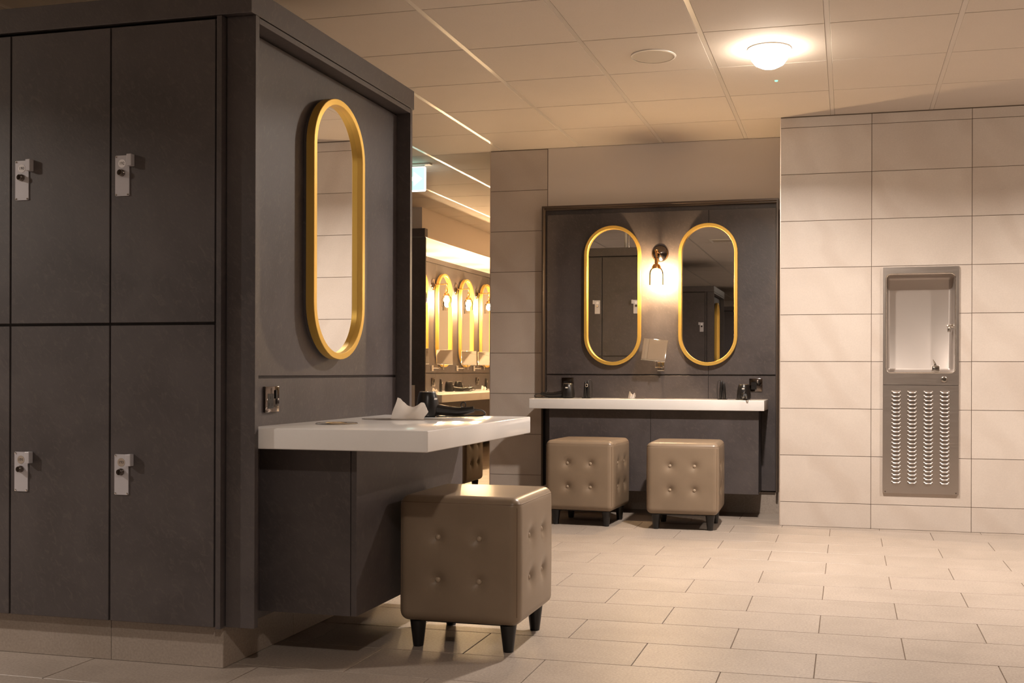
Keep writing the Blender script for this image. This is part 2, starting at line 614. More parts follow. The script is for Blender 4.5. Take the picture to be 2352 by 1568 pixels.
def lock_meshes():
    d = {}
    def keep(name, bm, m, sm=None):
        o = fin(name, bm, m, smooth=sm)
        d[name] = o.data
        bpy.data.objects.remove(o)
    px, pz = 0.021, 0.428
    bm = bmesh.new()
    o, _ = rrect(px, px + 0.054, pz, pz + 0.136, 0.004, 3)
    prism(bm, o, -0.0028, 0.0)
    keep('lock_plate', bm, M['lock'])
    bm = bx(px + 0.0550, px + 0.0730, -0.019, 0.0, pz + 0.098, pz + 0.1375, bev=0.0015, seg=2)
    box(bm, px + 0.050, px + 0.056, -0.0042, -0.0029, pz + 0.100, pz + 0.1340)
    keep('lock_handle', bm, M['lock'])
    rot = Matrix.Translation((px + 0.0265, -0.0028, pz + 0.077)) @ Matrix.Rotation(PI / 2, 4, 'X')
    bm = lathe(bmesh.new(), [(0.0118, 0), (0.0118, 0.004), (0.0100, 0.0055), (0.0100, 0.013), (0.0085, 0.0145)], 20, rot)
    box(bm, px + 0.0265 - 0.0012, px + 0.0265 + 0.0012, -0.0185, -0.017, pz + 0.070, pz + 0.084)
    keep('key_barrel', bm, M['darkchrome'], 40)
    rot = Matrix.Translation((px + 0.0265, -0.0028, pz + 0.109)) @ Matrix.Rotation(PI / 2, 4, 'X')
    for nm, mm in (('number_disc', 'disc_white'), ('number_disc_beige', 'disc_beige')):
        keep(nm, lathe(bmesh.new(), [(0.0142, 0), (0.0142, 0.0008)], 28, rot), M[mm])
    sc = bmesh.new()
    lathe(sc, [(0.0036, 0), (0.0032, 0.0014), (0.0010, 0.0018)], 12, Matrix.Rotation(PI / 2, 4, 'X'))
    keep('screw', sc, M['chrome'], 50)
    return d, px, pz
DM = door_mesh()
LM, LPX, LPZ = lock_meshes()

def add_door(root, loc, back, number=None, beige=False, detail=True):
    d = link('door', DM, root, Vector(loc) - Vector(root.location))
    if back:
        d.rotation_euler = (0, 0, PI)
    link('lock_plate', LM['lock_plate'], d)
    link('lock_handle', LM['lock_handle'], d)
    link('key_barrel', LM['key_barrel'], d)
    link('number_disc', LM['number_disc_beige' if beige else 'number_disc'], d)
    if detail:
        for sx, sz in ((0.0045, 0.1315), (0.0045, 0.0045), (0.0495, 0.0045)):
            link('screw', LM['screw'], d, (LPX + sx, -0.0028, LPZ + sz))
    if number:
        me = text_mesh(number, 0.0138)
        me.materials.append(M['ink'])
        tag(link('number', me, d, (LPX + 0.0265, -0.0038, LPZ + 0.109)), label='number ' + number)
    return d

def make_block(dy, label, front=True, back=True, numbers=False):
    R = thing('locker_block', label, 'lockers', ((XL + XE) / 2, 3.69 + dy, 0), world=True, group='blocks of dark lockers')
    y0, y1 = YD + dy, YD2 + dy
    # carcass behind the doors
    fin('carcass', bx(XL - 0.02, X0D + 0.002, y0 + 0.022, y1 - 0.022, 0.138, 2.148), M['lam'], R)
    # closing strips beside the last doors
    fin('end_strip', bx(X0D + 0.003, X0D + 0.021, y0 + 0.001, y1 - 0.001, 0.138, 2.150), M['lam'], R)
    fin('end_strip', bx(XL - 0.021, XL - 0.002, y0 + 0.001, y1 - 0.001, 0.138, 2.150), M['lam'], R)
    # cornice
    fin('cornice', bx(XL - 0.03, XE, y0 - 0.001, y1 + 0.006, 2.1525, 2.236, bev=0.0012), M['lam'], R)
    # plinth with tiles
    pl = fin('plinth', bx(XL, -2.012, y0 + 0.041, y1 - 0.041, 0.0, 0.138), M['grout'], R)
    k = 0
    x = -2.007
    while x > XL + 0.05:
        xa = max(x - (0.43 if k == 0 else 0.6), XL)
        fin('plinth_tile', bx(xa + 0.001, x - 0.001, y0 + 0.035, y0 + 0.043, 0.001, 0.137, bev=0.0006), M['plinth'], pl)
        fin('plinth_tile', bx(xa + 0.001, x - 0.001, y1 - 0.043, y1 - 0.035, 0.001, 0.137, bev=0.0006), M['plinth'], pl)
        x = xa
        k += 1
    yy = y0 + 0.036
    while yy < y1 - 0.04:
        yb = min(yy + 0.45, y1 - 0.036)
        fin('plinth_tile', bx(-2.013, -2.007, yy + 0.001, yb - 0.001, 0.001, 0.137, bev=0.0006), M['plinth'], pl)
        yy = yb
    for k in range(NCOL):
        for lev in (0, 1):
            z = 0.140 + 1.003 * lev
            num = None
            if numbers and k < 2:
                num = str((192 if lev else 193) - 2 * k)
            if front:
                add_door(R, (X0D - DW * (k + 1), y0, z), False, num, beige=(lev == 0), detail=k < 3)
            if back:
                add_door(R, (X0D - DW * k, y1, z), True, None, beige=(lev == 0), detail=False)
    return R

def make_end_vanity(dy, label, clabel):
    """panelled niche on the end of a locker block, its counter on top of the knee box"""
    ys0, ys1 = 3.065 + dy, 4.332 + dy
    yi0, yi1 = 3.087 + dy, 4.310 + dy
    xb = -1.950
    R = thing('vanity_niche', label, 'wall panel', (XE - 0.03, 3.69 + dy, 0), world=True, group='panelled vanity niches on locker ends')
    fin('stile', bx(-1.992, XE, ys0, yi0, 0.140, 2.1515, bev=0.0008), M['lam'], R)
    fin('stile', bx(-1.992, XE, yi1, ys1, 0.140, 2.1515, bev=0.0008), M['lam'], R)
    fin('rail', bx(-1.992, XE - 0.0005, yi0 + 0.0012, yi1 - 0.0012, 2.129, 2.1485, bev=0.0006), M['lam'], R)
    fin('backing', bx(-1.995, xb - 0.012, yi0, yi1, 0.140, 2.128), M['lam'], R)
    fin('back_panel', bx(xb - 0.014, xb, yi0 + 0.001, yi1 - 0.004, 0.969, 2.120, bev=0.0008), M['lam'], R)
    fin('splash_panel', bx(xb - 0.014, xb, yi0 + 0.001, yi1 - 0.004, 0.142, 0.959, bev=0.0008), M['lam'], R)
    fin('knee_side', bx(xb + 0.001, -1.6125, 3.20 + dy, 4.185 + dy, 0.167, 0.7275), M['lam'], R)
    fin('knee_front', bx(-1.610, -1.590, 3.20 + dy, 4.185 + dy, 0.167, 0.7275, bev=0.0008), M['lam'], R)
    C = fin('vanity_counter', bx(xb + 0.0005, -1.290, 3.088 + dy, 4.190 + dy, 0.728, 0.797, bev=0.004, seg=3), M['counter'], smooth=40)
    tag(C, clabel, 'counter')
    return R

make_block(0.0, 'dark slate locker block with number plates 190 to 193, white vanity counter on its end', numbers=True)
make_end_vanity(0.0, 'dark panelled niche with one gold oval mirror above near white counter', 'white marble counter carrying a tissue slot and one black hair dryer by itself')

# ================================================================== MIRRORS
def make_mirror():
    R = thing('oval_mirror', 'tall pill-shaped mirror', 'mirror')
    w, h = 0.415, 1.0
    o, n = stadium(w, h)
    bm = bmesh.new()
    ring_sweep(bm, o, n, [(-0.040, -0.0006), (-0.006, -0.0006), (-0.006, -0.014), (-0.040, -0.014)])
    fin('mount', bm, M['lam'], R, smooth=40)
    bm = bmesh.new()
    ring_sweep(bm, o, n, [(0.0, -0.0145), (0.0, -0.0455), (-0.0015, -0.047), (-0.0215, -0.047), (-0.023, -0.0455), (-0.023, -0.0145)])
    fin('frame', bm, M['gold'], R, smooth=35)
    bm = bmesh.new()
    o2 = [(x - nx * 0.0225, z - nz * 0.0225) for (x, z), (nx, nz) in zip(o, n)]
    prism(bm, o2, -0.024, -0.018)
    fin('glass', bm, M['mirror'], R)
    return R
mir = make_mirror()
put(mir, (-1.950, 3.690, 1.530), PI / 2)
tag(mir, 'gold-framed oval mirror alone on dark locker end above tissue slot', 'mirror')
YP = 7.345
copy_tree(mir, (-1.640, YP, 1.532), 0.0, 'gold oval alcove mirror reflecting locker doors, on tile pillar side of wall lamp')
copy_tree(mir, (-0.954, YP, 1.530), 0.0, 'gold oval alcove mirror on tiled fountain wall side of wall lamp')

# ================================================================== ALCOVE VANITY
def l_slab(o, z0, z1):
    bm = bmesh.new()
    a = [bm.verts.new((x, y, z0)) for x, y in o]
    b = [bm.verts.new((x, y, z1)) for x, y in o]
    bm.faces.new(a[::-1]); bm.faces.new(b)
    for i in range(len(o)):
        j = (i + 1) % len(o)
        bm.faces.new((a[i], a[j], b[j], b[i]))
    bmesh.ops.bevel(bm, geom=list(bm.edges), offset=0.003, segments=3, affect='EDGES', profile=0.5)
    return bm

AR = thing('alcove_vanity', 'dark panelled vanity recess framed in bronze between pillar and fountain wall', 'wall panel', (-1.31, 7.36, 0), world=True)
FX0, FX1, FZ = -2.167, -0.466, 2.187
FY = 7.300
bm = bmesh.new()
fin('frame_stile', bx(FX0, FX0 + 0.014, FY, YB - 0.003, 0.155, FZ - 0.0141, bev=0.001), mat('bronze_frame', (0.075, 0.055, 0.043), 0.32, 0.3), AR)
BZ = bpy.data.materials['bronze_frame']
fin('frame_stile', bx(FX1 - 0.014, FX1, FY, YB - 0.003, 0.155, FZ - 0.0141, bev=0.001), BZ, AR)
fin('frame_rail', bx(FX0, FX1, FY, YB - 0.003, FZ - 0.014, FZ, bev=0.001), BZ, AR)
fin('frame_lip', bx(FX0 + 0.0145, FX1 - 0.0145, FY + 0.020, YB - 0.003, FZ - 0.024, FZ - 0.0145), BZ, AR)
fin('backing', bx(FX0 + 0.0145, FX1 - 0.0145, YP + 0.014, YB - 0.003, 0.16, FZ - 0.0245), M['lam'], AR)
PX0, PX1, PXJ = -2.138, -0.486, -0.954
for a, b in ((PX0, PXJ - 0.0012), (PXJ + 0.0012, PX1)):
    fin('back_panel', bx(a, b, YP, YP + 0.013, 0.969, 2.128, bev=0.0008), M['lam'], AR)
    fin('splash_panel', bx(a, b, YP, YP + 0.013, 0.160, 0.959, bev=0.0008), M['lam'], AR)
for a, b in ((-2.030, -1.3112), (-1.3088, -0.576)):
    fin('knee_front', bx(a, b, 7.040, 7.060, 0.167, 0.7275, bev=0.0008), M['lam'], AR)
fin('knee_side', bx(-2.026, -0.580, 7.0605, YP - 0.0005, 0.167, 0.7275), M['lam'], AR)
tag(fin('vanity_counter', l_slab([(-2.160, 6.980), (-0.535, 6.980), (-0.535, YP - 0.001), (-2.146, YP - 0.001), (-2.146, FY - 0.005), (-2.160, FY - 0.005)], 0.728, 0.797), M['counter'], smooth=40),
    'long white counter under two oval mirrors with two stools below', 'counter')

# ================================================================== WALL LAMP
def make_lamp():
    R = thing('wall_lamp', 'brass wall lamp', 'lamp')
    rx = Matrix.Rotation(PI / 2, 4, 'X')
    fin('rosette', lathe(bmesh.new(), [(0.060, 0.0), (0.060, 0.004), (0.052, 0.012), (0.020, 0.016), (0.012, 0.022)], 32, rx), M['darkchrome'], R, smooth=50)
    fin('arm', tube(bmesh.new(), [(0, -0.02, 0), (0, -0.150, 0.0)], 0.0055, 10), M['brass'], R, smooth=50)
    bm = lathe(bmesh.new(), [(0.002, 0.016), (0.0095, 0.012), (0.011, 0.004), (0.009, -0.006), (0.0065, -0.012), (0.0065, -0.045), (0.013, -0.050), (0.013, -0.085), (0.009, -0.090)], 20, Matrix.Translation((0, -0.150, 0)))
    fin('stem', bm, M['brass'], R, smooth=40)
    bm = lathe(bmesh.new(), [(0.010, -0.088), (0.022, -0.092), (0.031, -0.108), (0.033, -0.125), (0.030, -0.125), (0.028, -0.110), (0.010, -0.096)], 24, Matrix.Translation((0, -0.150, 0)), cap=False)
    fin('socket_cup', bm, M['brass'], R, smooth=40)
    bm = lathe(bmesh.new(), [(0.032, -0.118), (0.046, -0.135), (0.050, -0.160), (0.050, -0.235), (0.0485, -0.235), (0.0485, -0.161), (0.0445, -0.137), (0.0305, -0.120)], 28, Matrix.Translation((0, -0.150, 0)), cap=False)
    fin('glass_shade', bm, M['glass'], R, smooth=50)
    prof = [(0.0125, -0.112), (0.0135, -0.128)] + [(0.029 * math.cos(a) if i < 12 else 0.001, -0.166 - 0.034 * math.sin(a)) for i, a in enumerate([-1.05 + 0.2185 * k for k in range(13)])]
    fin('bulb', lathe(bmesh.new(), prof, 20, Matrix.Translation((0, -0.150, 0))), M['bulb'], R, smooth=60)
    return R
lamp = make_lamp()
put(lamp, (-1.300, YP, 1.828), 0.0)
tag(lamp, 'brass wall lamp with glass jar shade between two alcove mirrors', 'lamp')

# ================================================================== SHAVING MIRROR
def make_shaving(yaw=5, tilt=-24, roll=6):
    R = thing('magnifying_mirror', 'square mirror on arm', 'mirror')
    T = Matrix.Translation((0, -0.150, 0.105)) @ Matrix.Rotation(math.radians(roll), 4, 'Y') @ Matrix.Rotation(math.radians(yaw), 4, 'Z') @ Matrix.Rotation(math.radians(tilt), 4, 'X')
    bm = bx(-0.085, 0.085, -0.003, 0.009, -0.082, 0.082, bev=0.002, seg=2)
    bm.transform(T)
    fin('frame', bm, M['chrome'], R, smooth=40)
    bm = bx(-0.081, 0.081, -0.0042, -0.0031, -0.078, 0.078)
    bm.transform(T)
    fin('glass', bm, M['mirror'], R)
    fin('pivot', tube(bmesh.new(), [(0.0, -0.138, 0.03), (0.0, -0.138, -0.028)], 0.005, 10), M['chrome'], R, smooth=50)
    fin('arm', tube(bmesh.new(), [(0.0, -0.138, -0.016), (0.045, -0.075, -0.016)], 0.0042, 10), M['chrome'], R, smooth=50)
    fin('arm', tube(bmesh.new(), [(0.045, -0.075, -0.010), (0.02, -0.010, -0.010)], 0.0042, 10), M['chrome'], R, smooth=50)
    fin('hinge', lathe(bmesh.new(), [(0.007, -0.024), (0.007, -0.002)], 12, Matrix.Translation((0.045, -0.075, 0))), M['chrome'], R, smooth=50)
    fin('wall_mount', bx(-0.005, 0.045, -0.011, -0.0006, -0.040, 0.022, bev=0.002), M['chrome'], R)
    return R
shv = make_shaving()
put(shv, (-1.312, YP, 1.033), 0.0)
tag(shv, 'tilted square magnifying mirror on chrome arm below alcove wall lamp', 'mirror')

# ================================================================== SOCKETS
def make_socket():
    R = thing('wall_socket', 'black nickel socket', 'socket')
    fin('plate', bx(-0.045, 0.045, -0.009, 0.0, -0.045, 0.045, bev=0.0018, seg=2), M['darkchrome'], R, smooth=40)
    fin('insert', bx(-0.032, 0.006, -0.0098, -0.0088, -0.032, 0.020, bev=0.0004), M['plastic'], R)
    for x, z in ((-0.013, 0.006), (-0.023, -0.018), (-0.003, -0.018)):
        fin('pin_hole', bx(x - 0.0025, x + 0.0025, -0.0102, -0.0096, z - 0.005, z + 0.005), M['black'], R)
    sw = bx(0.016, 0.026, -0.013, -0.0085, 0.002, 0.032, bev=0.001)
    fin('switch', sw, M['plastic'], R)
    for x in (-0.036, 0.036):
        fin('screw', lathe(bmesh.new(), [(0.0035, 0.0085), (0.003, 0.0105)], 12, Matrix.Translation((x, 0, 0)) @ Matrix.Rotation(PI / 2, 4, 'X')), M['chrome'], R)
    return R
so = make_socket()
put(so, (-1.950, 3.265, 0.887), PI / 2)
tag(so, 'black nickel power socket on locker end panel above near counter', 'socket')
copy_tree(so, (-1.978, YP, 0.897), 0.0, 'dark power socket behind hair dryer at pillar end of long counter')
copy_tree(so, (-0.621, YP, 0.896), 0.0, 'dark power socket beside hair dryer at fountain wall end of long counter')

# ================================================================== STOOLS
def make_stool():
    R = thing('cube_stool', 'leather cube stool', 'stool')
    a, b, z0, z1, r = 0.226, 0.216, 0.098, 0.545, 0.034
    N = 44
    cz, c = (z0 + z1) / 2, (z1 - z0) / 2
    zb_ = 0.309 - cz + 0.016
    bm = bmesh.new()
    btn = []
    s = 0.0765
    def lin(n):
        # denser towards the edges
        return [math.sin((i / n - 0.5) * PI) * 0.35 + (2 * i / n - 1) * 0.65 for i in range(n + 1)]
    ts = lin(N)
    def place(p, ax, sg):
        x, y, z = p
        q = Vector((x * a, y * b, z * c))
        inner = Vector((max(-a + r, min(a - r, q.x)), max(-b + r, min(b - r, q.y)), max(-c + r, min(c - r, q.z))))
        d = q - inner
        if d.length > 1e-9:
            d = d.normalized() * r
        q2 = inner + d
        u, v = [(y, z), (x, z), (x, y)][ax]
        uu, vv = [(q2.y, q2.z), (q2.x, q2.z), (q2.x, q2.y)][ax]
        bulge = 0.008 * (1 - u * u) * (1 - v * v)
        if ax == 2:
            bulge = 0.5 * bulge if sg > 0 else 0
        dim = 0.0
        if ax != 2:
            for bu in (-s, s):
                for bv in (-s * 0.98, s * 0.98):
                    dd = math.hypot(uu - bu, vv - bv - zb_)
                    dim += 0.023 * math.exp(-(dd / 0.021) ** 1.15)
        q2[ax] += sg * (bulge - dim)
        return q2
    for ax in range(3):
        for sg in (-1, 1):
            grid = []
            for i in range(N + 1):
                row = []
                for j in range(N + 1):
                    u, v = ts[i], ts[j]
                    p = [(sg, u, v), (u, sg, v), (u, v, sg)][ax]
                    q = place(p, ax, sg)
                    row.append(bm.verts.new((q.x, q.y, q.z + cz)))
                grid.append(row)
            for i in range(N):
                for j in range(N):
                    bm.faces.new((grid[i][j], grid[i + 1][j], grid[i + 1][j + 1], grid[i][j + 1]))
    bmesh.ops.remove_doubles(bm, verts=bm.verts, dist=0.0006)
    body = fin('upholstered_body', bm, M['leather'], R, smooth=180)
    # buttons
    bmb = lathe(bmesh.new(), [(0.0095, 0.0), (0.0108, 0.0040), (0.0085, 0.0085), (0.0035, 0.0104)], 14)
    ob = fin('button', bmb, M['button'], R, smooth=70)
    me = ob.data
    bpy.data.objects.remove(ob)
    for ax, sg, ang in ((1, -1, (PI / 2, 0, 0)), (1, 1, (-PI / 2, 0, 0)), (0, 1, (0, PI / 2, 0)), (0, -1, (0, -PI / 2, 0))):
        for bu in (-s, s):
            for bv in (-s * 0.98, s * 0.98):
                half = a if ax == 0 else b
                pos = [0, 0, cz + bv + zb_]
                pos[ax] = sg * (half - 0.0135)
                pos[1 - ax] = bu
                o = link('button', me, body, pos)
                o.rotation_euler = ang
    # stitched seams
    e = r * 0.06
    zt = z1 - r * 0.66
    lp = []
    rc = r - e
    for cx_, cy_, a0 in ((a - r, b - r, 0), (-a + r, b - r, PI / 2), (-a + r, -b + r, PI), (a - r, -b + r, 1.5 * PI)):
        for q_ in range(6):
            t_ = a0 + PI / 2 * q_ / 5
            lp.append((cx_ + rc * math.cos(t_), cy_ + rc * math.sin(t_), zt))
    fin('seam', tube(bmesh.new(), lp, 0.0018, 6, closed=True), M['seam'], body, smooth=60)
    for sx in (-1, 1):
        for sy in (-1, 1):
            fin('seam', tube(bmesh.new(), [(sx * (a - r * 0.293), sy * (b - r * 0.293), z0 + r), (sx * (a - r * 0.293), sy * (b - r * 0.293), z1 - r)], 0.0016, 6), M['seam'], body, smooth=60)
    fin('underside', bx(-a + 0.045, a - 0.045, -b + 0.045, b - 0.045, 0.091, 0.100), M['black'], R)
    for sx in (-1, 1):
        for sy in (-1, 1):
            lx, ly = sx * 0.170, sy * 0.160
            bml = bmesh.new()
            rings = []
            for k, (zz, hw) in enumerate(((0.0, 0.0165), (0.006, 0.0175), (0.095, 0.0275))):
                ox, oy = lx + sx * (0.0) * k, ly
                rings.append([bml.verts.new((ox + hw * math.cos(t) * 1.08, oy + hw * math.sin(t) * 1.08, zz)) for t in [2 * PI * i / 16 for i in range(16)]])
            for p, q in zip(rings, rings[1:]):
                for i in range(16):
                    j = (i + 1) % 16
                    bml.faces.new((p[i], p[j], q[j], q[i]))
            bml.faces.new(rings[0][::-1]); bml.faces.new(rings[-1])
            fin('leg', bml, M['legwood'], R, smooth=50)
    return R
st = make_stool()
put(st, (-1.328, 3.665, 0.0), 0.0)
tag(st, 'taupe leather cube stool with button tufting tucked beneath near white counter', 'stool', 'button-tufted cube stools')
copy_tree(st, (-1.655, 6.668, 0), math.radians(-3), 'taupe leather cube stool under long counter at tile pillar end')
copy_tree(st, (-1.003, 6.645, 0), math.radians(1.5), 'taupe leather cube stool under long counter at fountain wall end')

# ================================================================== COUNTER ITEMS
def make_dryer():
    R = thing('hair_dryer', 'black hair dryer', 'hair dryer')
    fin('barrel', lathe(bmesh.new(), [(0.030, 0.0), (0.047, 0.004), (0.0485, 0.03), (0.046, 0.055), (0.041, 0.082), (0.036, 0.100), (0.033, 0.104), (0.031, 0.100)], 28), M['plastic'], R, smooth=45)
    bm = bmesh.new()
    tube(bm, [(0.0325 * math.cos(t), 0.0325 * math.sin(t), 0.1035) for t in [2 * PI * i / 24 for i in range(24)]], 0.0022, 6, closed=True)
    for t in range(6):
        an = PI * t / 6
        tube(bm, [(0.031 * math.cos(an), 0.031 * math.sin(an), 0.1025), (-0.031 * math.cos(an), -0.031 * math.sin(an), 0.1025)], 0.0011, 5)
    fin('grille', bm, M['chrome'], R, smooth=60)
    pts = curve_pts([(0.030, 0, 0.032), (0.07, 0, 0.0265), (0.12, 0, 0.0225), (0.165, 0, 0.027), (0.195, 0, 0.034)], 5)
    rad = [0.0245 - 0.0125 * (i / (len(pts) - 1)) for i in range(len(pts))]
    hd = fin('handle', tube(bmesh.new(), pts, rad, 14), M['plastic'], R, smooth=60)
    fin('hanging_loop', tube(bmesh.new(), [(0.150 + 0.010 * math.cos(t), 0, 0.050 + 0.011 * math.sin(t)) for t in [2 * PI * i / 18 for i in range(18)]], 0.0024, 7, closed=True), M['plastic'], R, smooth=60)
    fin('switch', bx(0.075, 0.100, -0.006, 0.006, 0.038, 0.0445, bev=0.0012), M['darkchrome'], R)
    fin('cable', tube(bmesh.new(), curve_pts([(0.193, 0, 0.032), (0.225, 0.004, 0.028), (0.240, 0.012, 0.014), (0.222, 0.018, 0.005), (0.16, 0.012, 0.004), (0.09, -0.045, 0.004), (0.05, -0.055, 0.004)], 7), 0.0032, 8), M['cable'], R, smooth=60)
    a = math.radians(-28)
    lb = bx(-0.0085, 0.0085, -0.001, 0.001, -0.0038, 0.0038)
    lb.transform(Matrix.Rotation(a + PI / 2, 4, 'Z') @ Matrix.Translation((0, -0.0432, 0.075)) @ Matrix.Rotation(0.2, 4, 'X'))
    fin('label', lb, M['white_plastic'], R)
    return R
dr = make_dryer()
ZT = 0.797
put(dr, (-1.690, 4.045, ZT), math.radians(8))
tag(dr, 'black hair dryer lying alone behind tissue on near marble counter', 'hair dryer', 'black hair dryers')
d1 = copy_tree(dr, (-1.935, 7.190, ZT), math.radians(187), 'black hair dryer with coiled cable at pillar end of long counter')
d2 = copy_tree(dr, (-0.690, 7.190, ZT), math.radians(-82), 'black hair dryer at fountain wall end of long counter, handle towards room')

for d_, a_ in ((d1, -249), (d2, 20)):
    for c_ in kids(d_):
        if c_.name.startswith('label'):
            c_.rotation_euler = (0, 0, math.radians(a_))

def make_straightener():
    R = thing('hair_straightener', 'black hair straightener', 'hair tool')
    for sx in (-1, 1):
        bm = bmesh.new()
        pr = [(0.008, 0.0), (0.0115, 0.02), (0.0115, 0.075), (0.008, 0.118), (0.0045, 0.128)]
        lathe(bm, pr, 14, Matrix.Translation((sx * 0.014, 0, 0)) @ Matrix.Rotation(sx * -0.045, 4, 'Y') @ Matrix.Diagonal((0.95, 1.2, 1 if sx > 0 else 0.93, 1)))
        fin('arm', bm, M['plastic'], R, smooth=50)
    fin('foot', bx(-0.032, 0.032, -0.02, 0.02, 0, 0.006, bev=0.0015), M['plastic'], R)
    fin('emblem', tube(bmesh.new(), [(0.001 + 0.0085 * math.cos(t), -0.015, 0.092 + 0.0105 * math.sin(t)) for t in [2 * PI * i / 18 for i in range(18)]], 0.0024, 6, closed=True), M['steel_bright'], R, smooth=60)
    fin('cable', tube(bmesh.new(), curve_pts([(0.010, 0.0, 0.122), (0.020, 0.008, 0.132), (0.032, 0.012, 0.118), (0.036, 0.014, 0.07), (0.034, 0.016, 0.004)], 6), 0.0022, 7), M['cable'], R, smooth=60)
    return R
hs = make_straightener()
put(hs, (-1.800, 7.200, ZT), 0.0)
tag(hs, 'black hair straightener upright on long counter next to socket at pillar end', 'hair tool', 'black hair straighteners')
copy_tree(hs, (-0.835, 7.190, ZT), PI, 'black hair straightener upright on long counter towards fountain wall')
for o in kids(hs):
    pass

def make_tissue(w, h, rx, ry, label):
    R = thing('tissue_slot', label, 'tissue')
    o = [(rx * math.cos(t), ry * math.sin(t)) for t in [2 * PI * i / 40 for i in range(40)]]
    bm = bmesh.new()
    a = [bm.verts.new((x, y, 0)) for x, y in o]
    b = [bm.verts.new((x, y, 0.0025)) for x, y in o]
    bm.faces.new(a[::-1]); bm.faces.new(b)
    for i in range(40):
        j = (i + 1) % 40
        bm.faces.new((a[i], a[j], b[j], b[i]))
    fin('plate', bm, M['steel'], R)
    # folded paper: a wavy sheet with two peaks and some thickness
    n, mrow = 26, 10
    bm = bmesh.new()
    key = [(0.0, 1.0), (0.14, 0.96), (0.30, 0.80), (0.42, 0.62), (0.52, 0.56), (0.60, 0.64), (0.70, 0.78), (0.80, 0.76), (0.90, 0.56), (1.0, 0.36)]
    def top(u):
        for (a0, b0), (a1, b1) in zip(key, key[1:]):
            if u <= a1:
                t = (u - a0) / (a1 - a0)
                return h * (b0 + (b1 - b0) * t * t * (3 - 2 * t) * 0.5 + (b1 - b0) * t * 0.5)
        return h * key[-1][1]
    rows = [[], []]
    for side in (0, 1):
        for i in range(n + 1):
            u = i / n
            col = []
            for j in range(mrow + 1):
                v = j / mrow
                x = (u - 0.5) * w + 0.16 * w * v * math.sin(v * 1.6)
                y = 0.020 * math.sin((u - 0.52) * 2.6 * PI) * (0.3 + 0.8 * v) + (0.0012 if side else 0) + 0.006 * math.sin(v * 3)
                col.append(bm.verts.new((x, y, 0.002 + top(u) * v)))
            rows[side].append(col)
        for i in range(n):
            for j in range(mrow):
                q = rows[side]
                bm.faces.new((q[i][j], q[i + 1][j], q[i + 1][j + 1], q[i][j + 1]))
    for i in range(n):
        bm.faces.new((rows[0][i][mrow], rows[0][i + 1][mrow], rows[1][i + 1][mrow], rows[1][i][mrow]))
    for i in (0, n):
        for j in range(mrow):
            bm.faces.new((rows[0][i][j], rows[0][i][j + 1], rows[1][i][j + 1], rows[1][i][j]))
    fin('tissue', bm, M['tissue'], R, smooth=60)
    return R
ts_ = make_tissue(0.138, 0.083, 0.185, 0.058, 'white tissue standing out of an oval steel slot in near counter')
put(ts_, (-1.672, 3.795, ZT), math.radians(4))
t2 = make_tissue(0.048, 0.050, 0.085, 0.030, 'small rolled white tissue in slot at middle of long counter')
put(t2, (-1.472, 7.180, ZT), 0.1)

rg = thing('waste_chute', 'round steel waste ring set into near white counter by socket', 'waste ring', (-1.775, 3.415, ZT))
fin('rim', lathe(bmesh.new(), [(0.050, 0.0), (0.072, 0.0), (0.074, 0.0015), (0.071, 0.0045), (0.060, 0.0050), (0.054, 0.0035), (0.050, 0.0012)], 40, cap=False), M['steel_bright'], rg, smooth=60)
fin('bowl', lathe(bmesh.new(), [(0.001, 0.0008), (0.055, 0.0008), (0.055, 0.0014), (0.001, 0.0014)], 32), M['steel'], rg)

# ================================================================== DRINKING FOUNTAIN
FT = thing('drinking_fountain', 'recessed brushed steel drinking fountain with louvred lower panel in tiled wall', 'water fountain', (0.443, YW, 0.23), world=True)
UX0, UX1, UZ0, UZ1 = 0.216, 0.670, 0.909, 1.645
IX0, IX1, IZ0, IZ1, IR = 0.2335, 0.6495, 0.983, 1.603, 0.032
io, inn = rrect(IX0, IX1, IZ0, IZ1, IR, 8)
def plate_with_hole(x0, x1, z0, z1, outline, ya, yb):
    bm = bmesh.new()
    cx, cz = (x0 + x1) / 2, (z0 + z1) / 2
    n = len(outline)
    out = []
    for (x, z) in outline:
        dx, dz = x - cx, z - cz
        t = min((x1 - cx) / abs(dx) if abs(dx) > 1e-9 else 1e9, (z1 - cz) / abs(dz) if abs(dz) > 1e-9 else 1e9)
        out.append([cx + dx * t, cz + dz * t])
    for c in ((x0, z0), (x0, z1), (x1, z0), (x1, z1)):
        k = min(range(n), key=lambda i: (out[i][0] - c[0]) ** 2 + (out[i][1] - c[1]) ** 2)
        out[k] = list(c)
    fa_i = [bm.verts.new((x, ya, z)) for x, z in outline]
    fa_o = [bm.verts.new((x, ya, z)) for x, z in out]
    fb_o = [bm.verts.new((x, yb, z)) for x, z in out]
    fb_i = [bm.verts.new((x, yb, z)) for x, z in outline]
    for i in range(n):
        j = (i + 1) % n
        bm.faces.new((fa_i[i], fa_i[j], fa_o[j], fa_o[i]))
        bm.faces.new((fa_o[i], fa_o[j], fb_o[j], fb_o[i]))
        bm.faces.new((fb_o[i], fb_o[j], fb_i[j], fb_i[i]))
        bm.faces.new((fb_i[i], fb_i[j], fa_i[j], fa_i[i]))
    return bm
fin('front_panel', plate_with_hole(UX0, UX1, UZ0, UZ1, io, YW - 0.016, YW - 0.0005), M['steel'], FT)
fin('bowl_rim', ring_sweep(bmesh.new(), io, inn, [(0.002, -0.0165 + YW), (-0.001, -0.0185 + YW), (-0.004, -0.0165 + YW), (-0.004, -0.002 + YW), (0.0, -0.002 + YW)]), M['steel_bright'], FT, smooth=50)
bm = bmesh.new()
rows = []
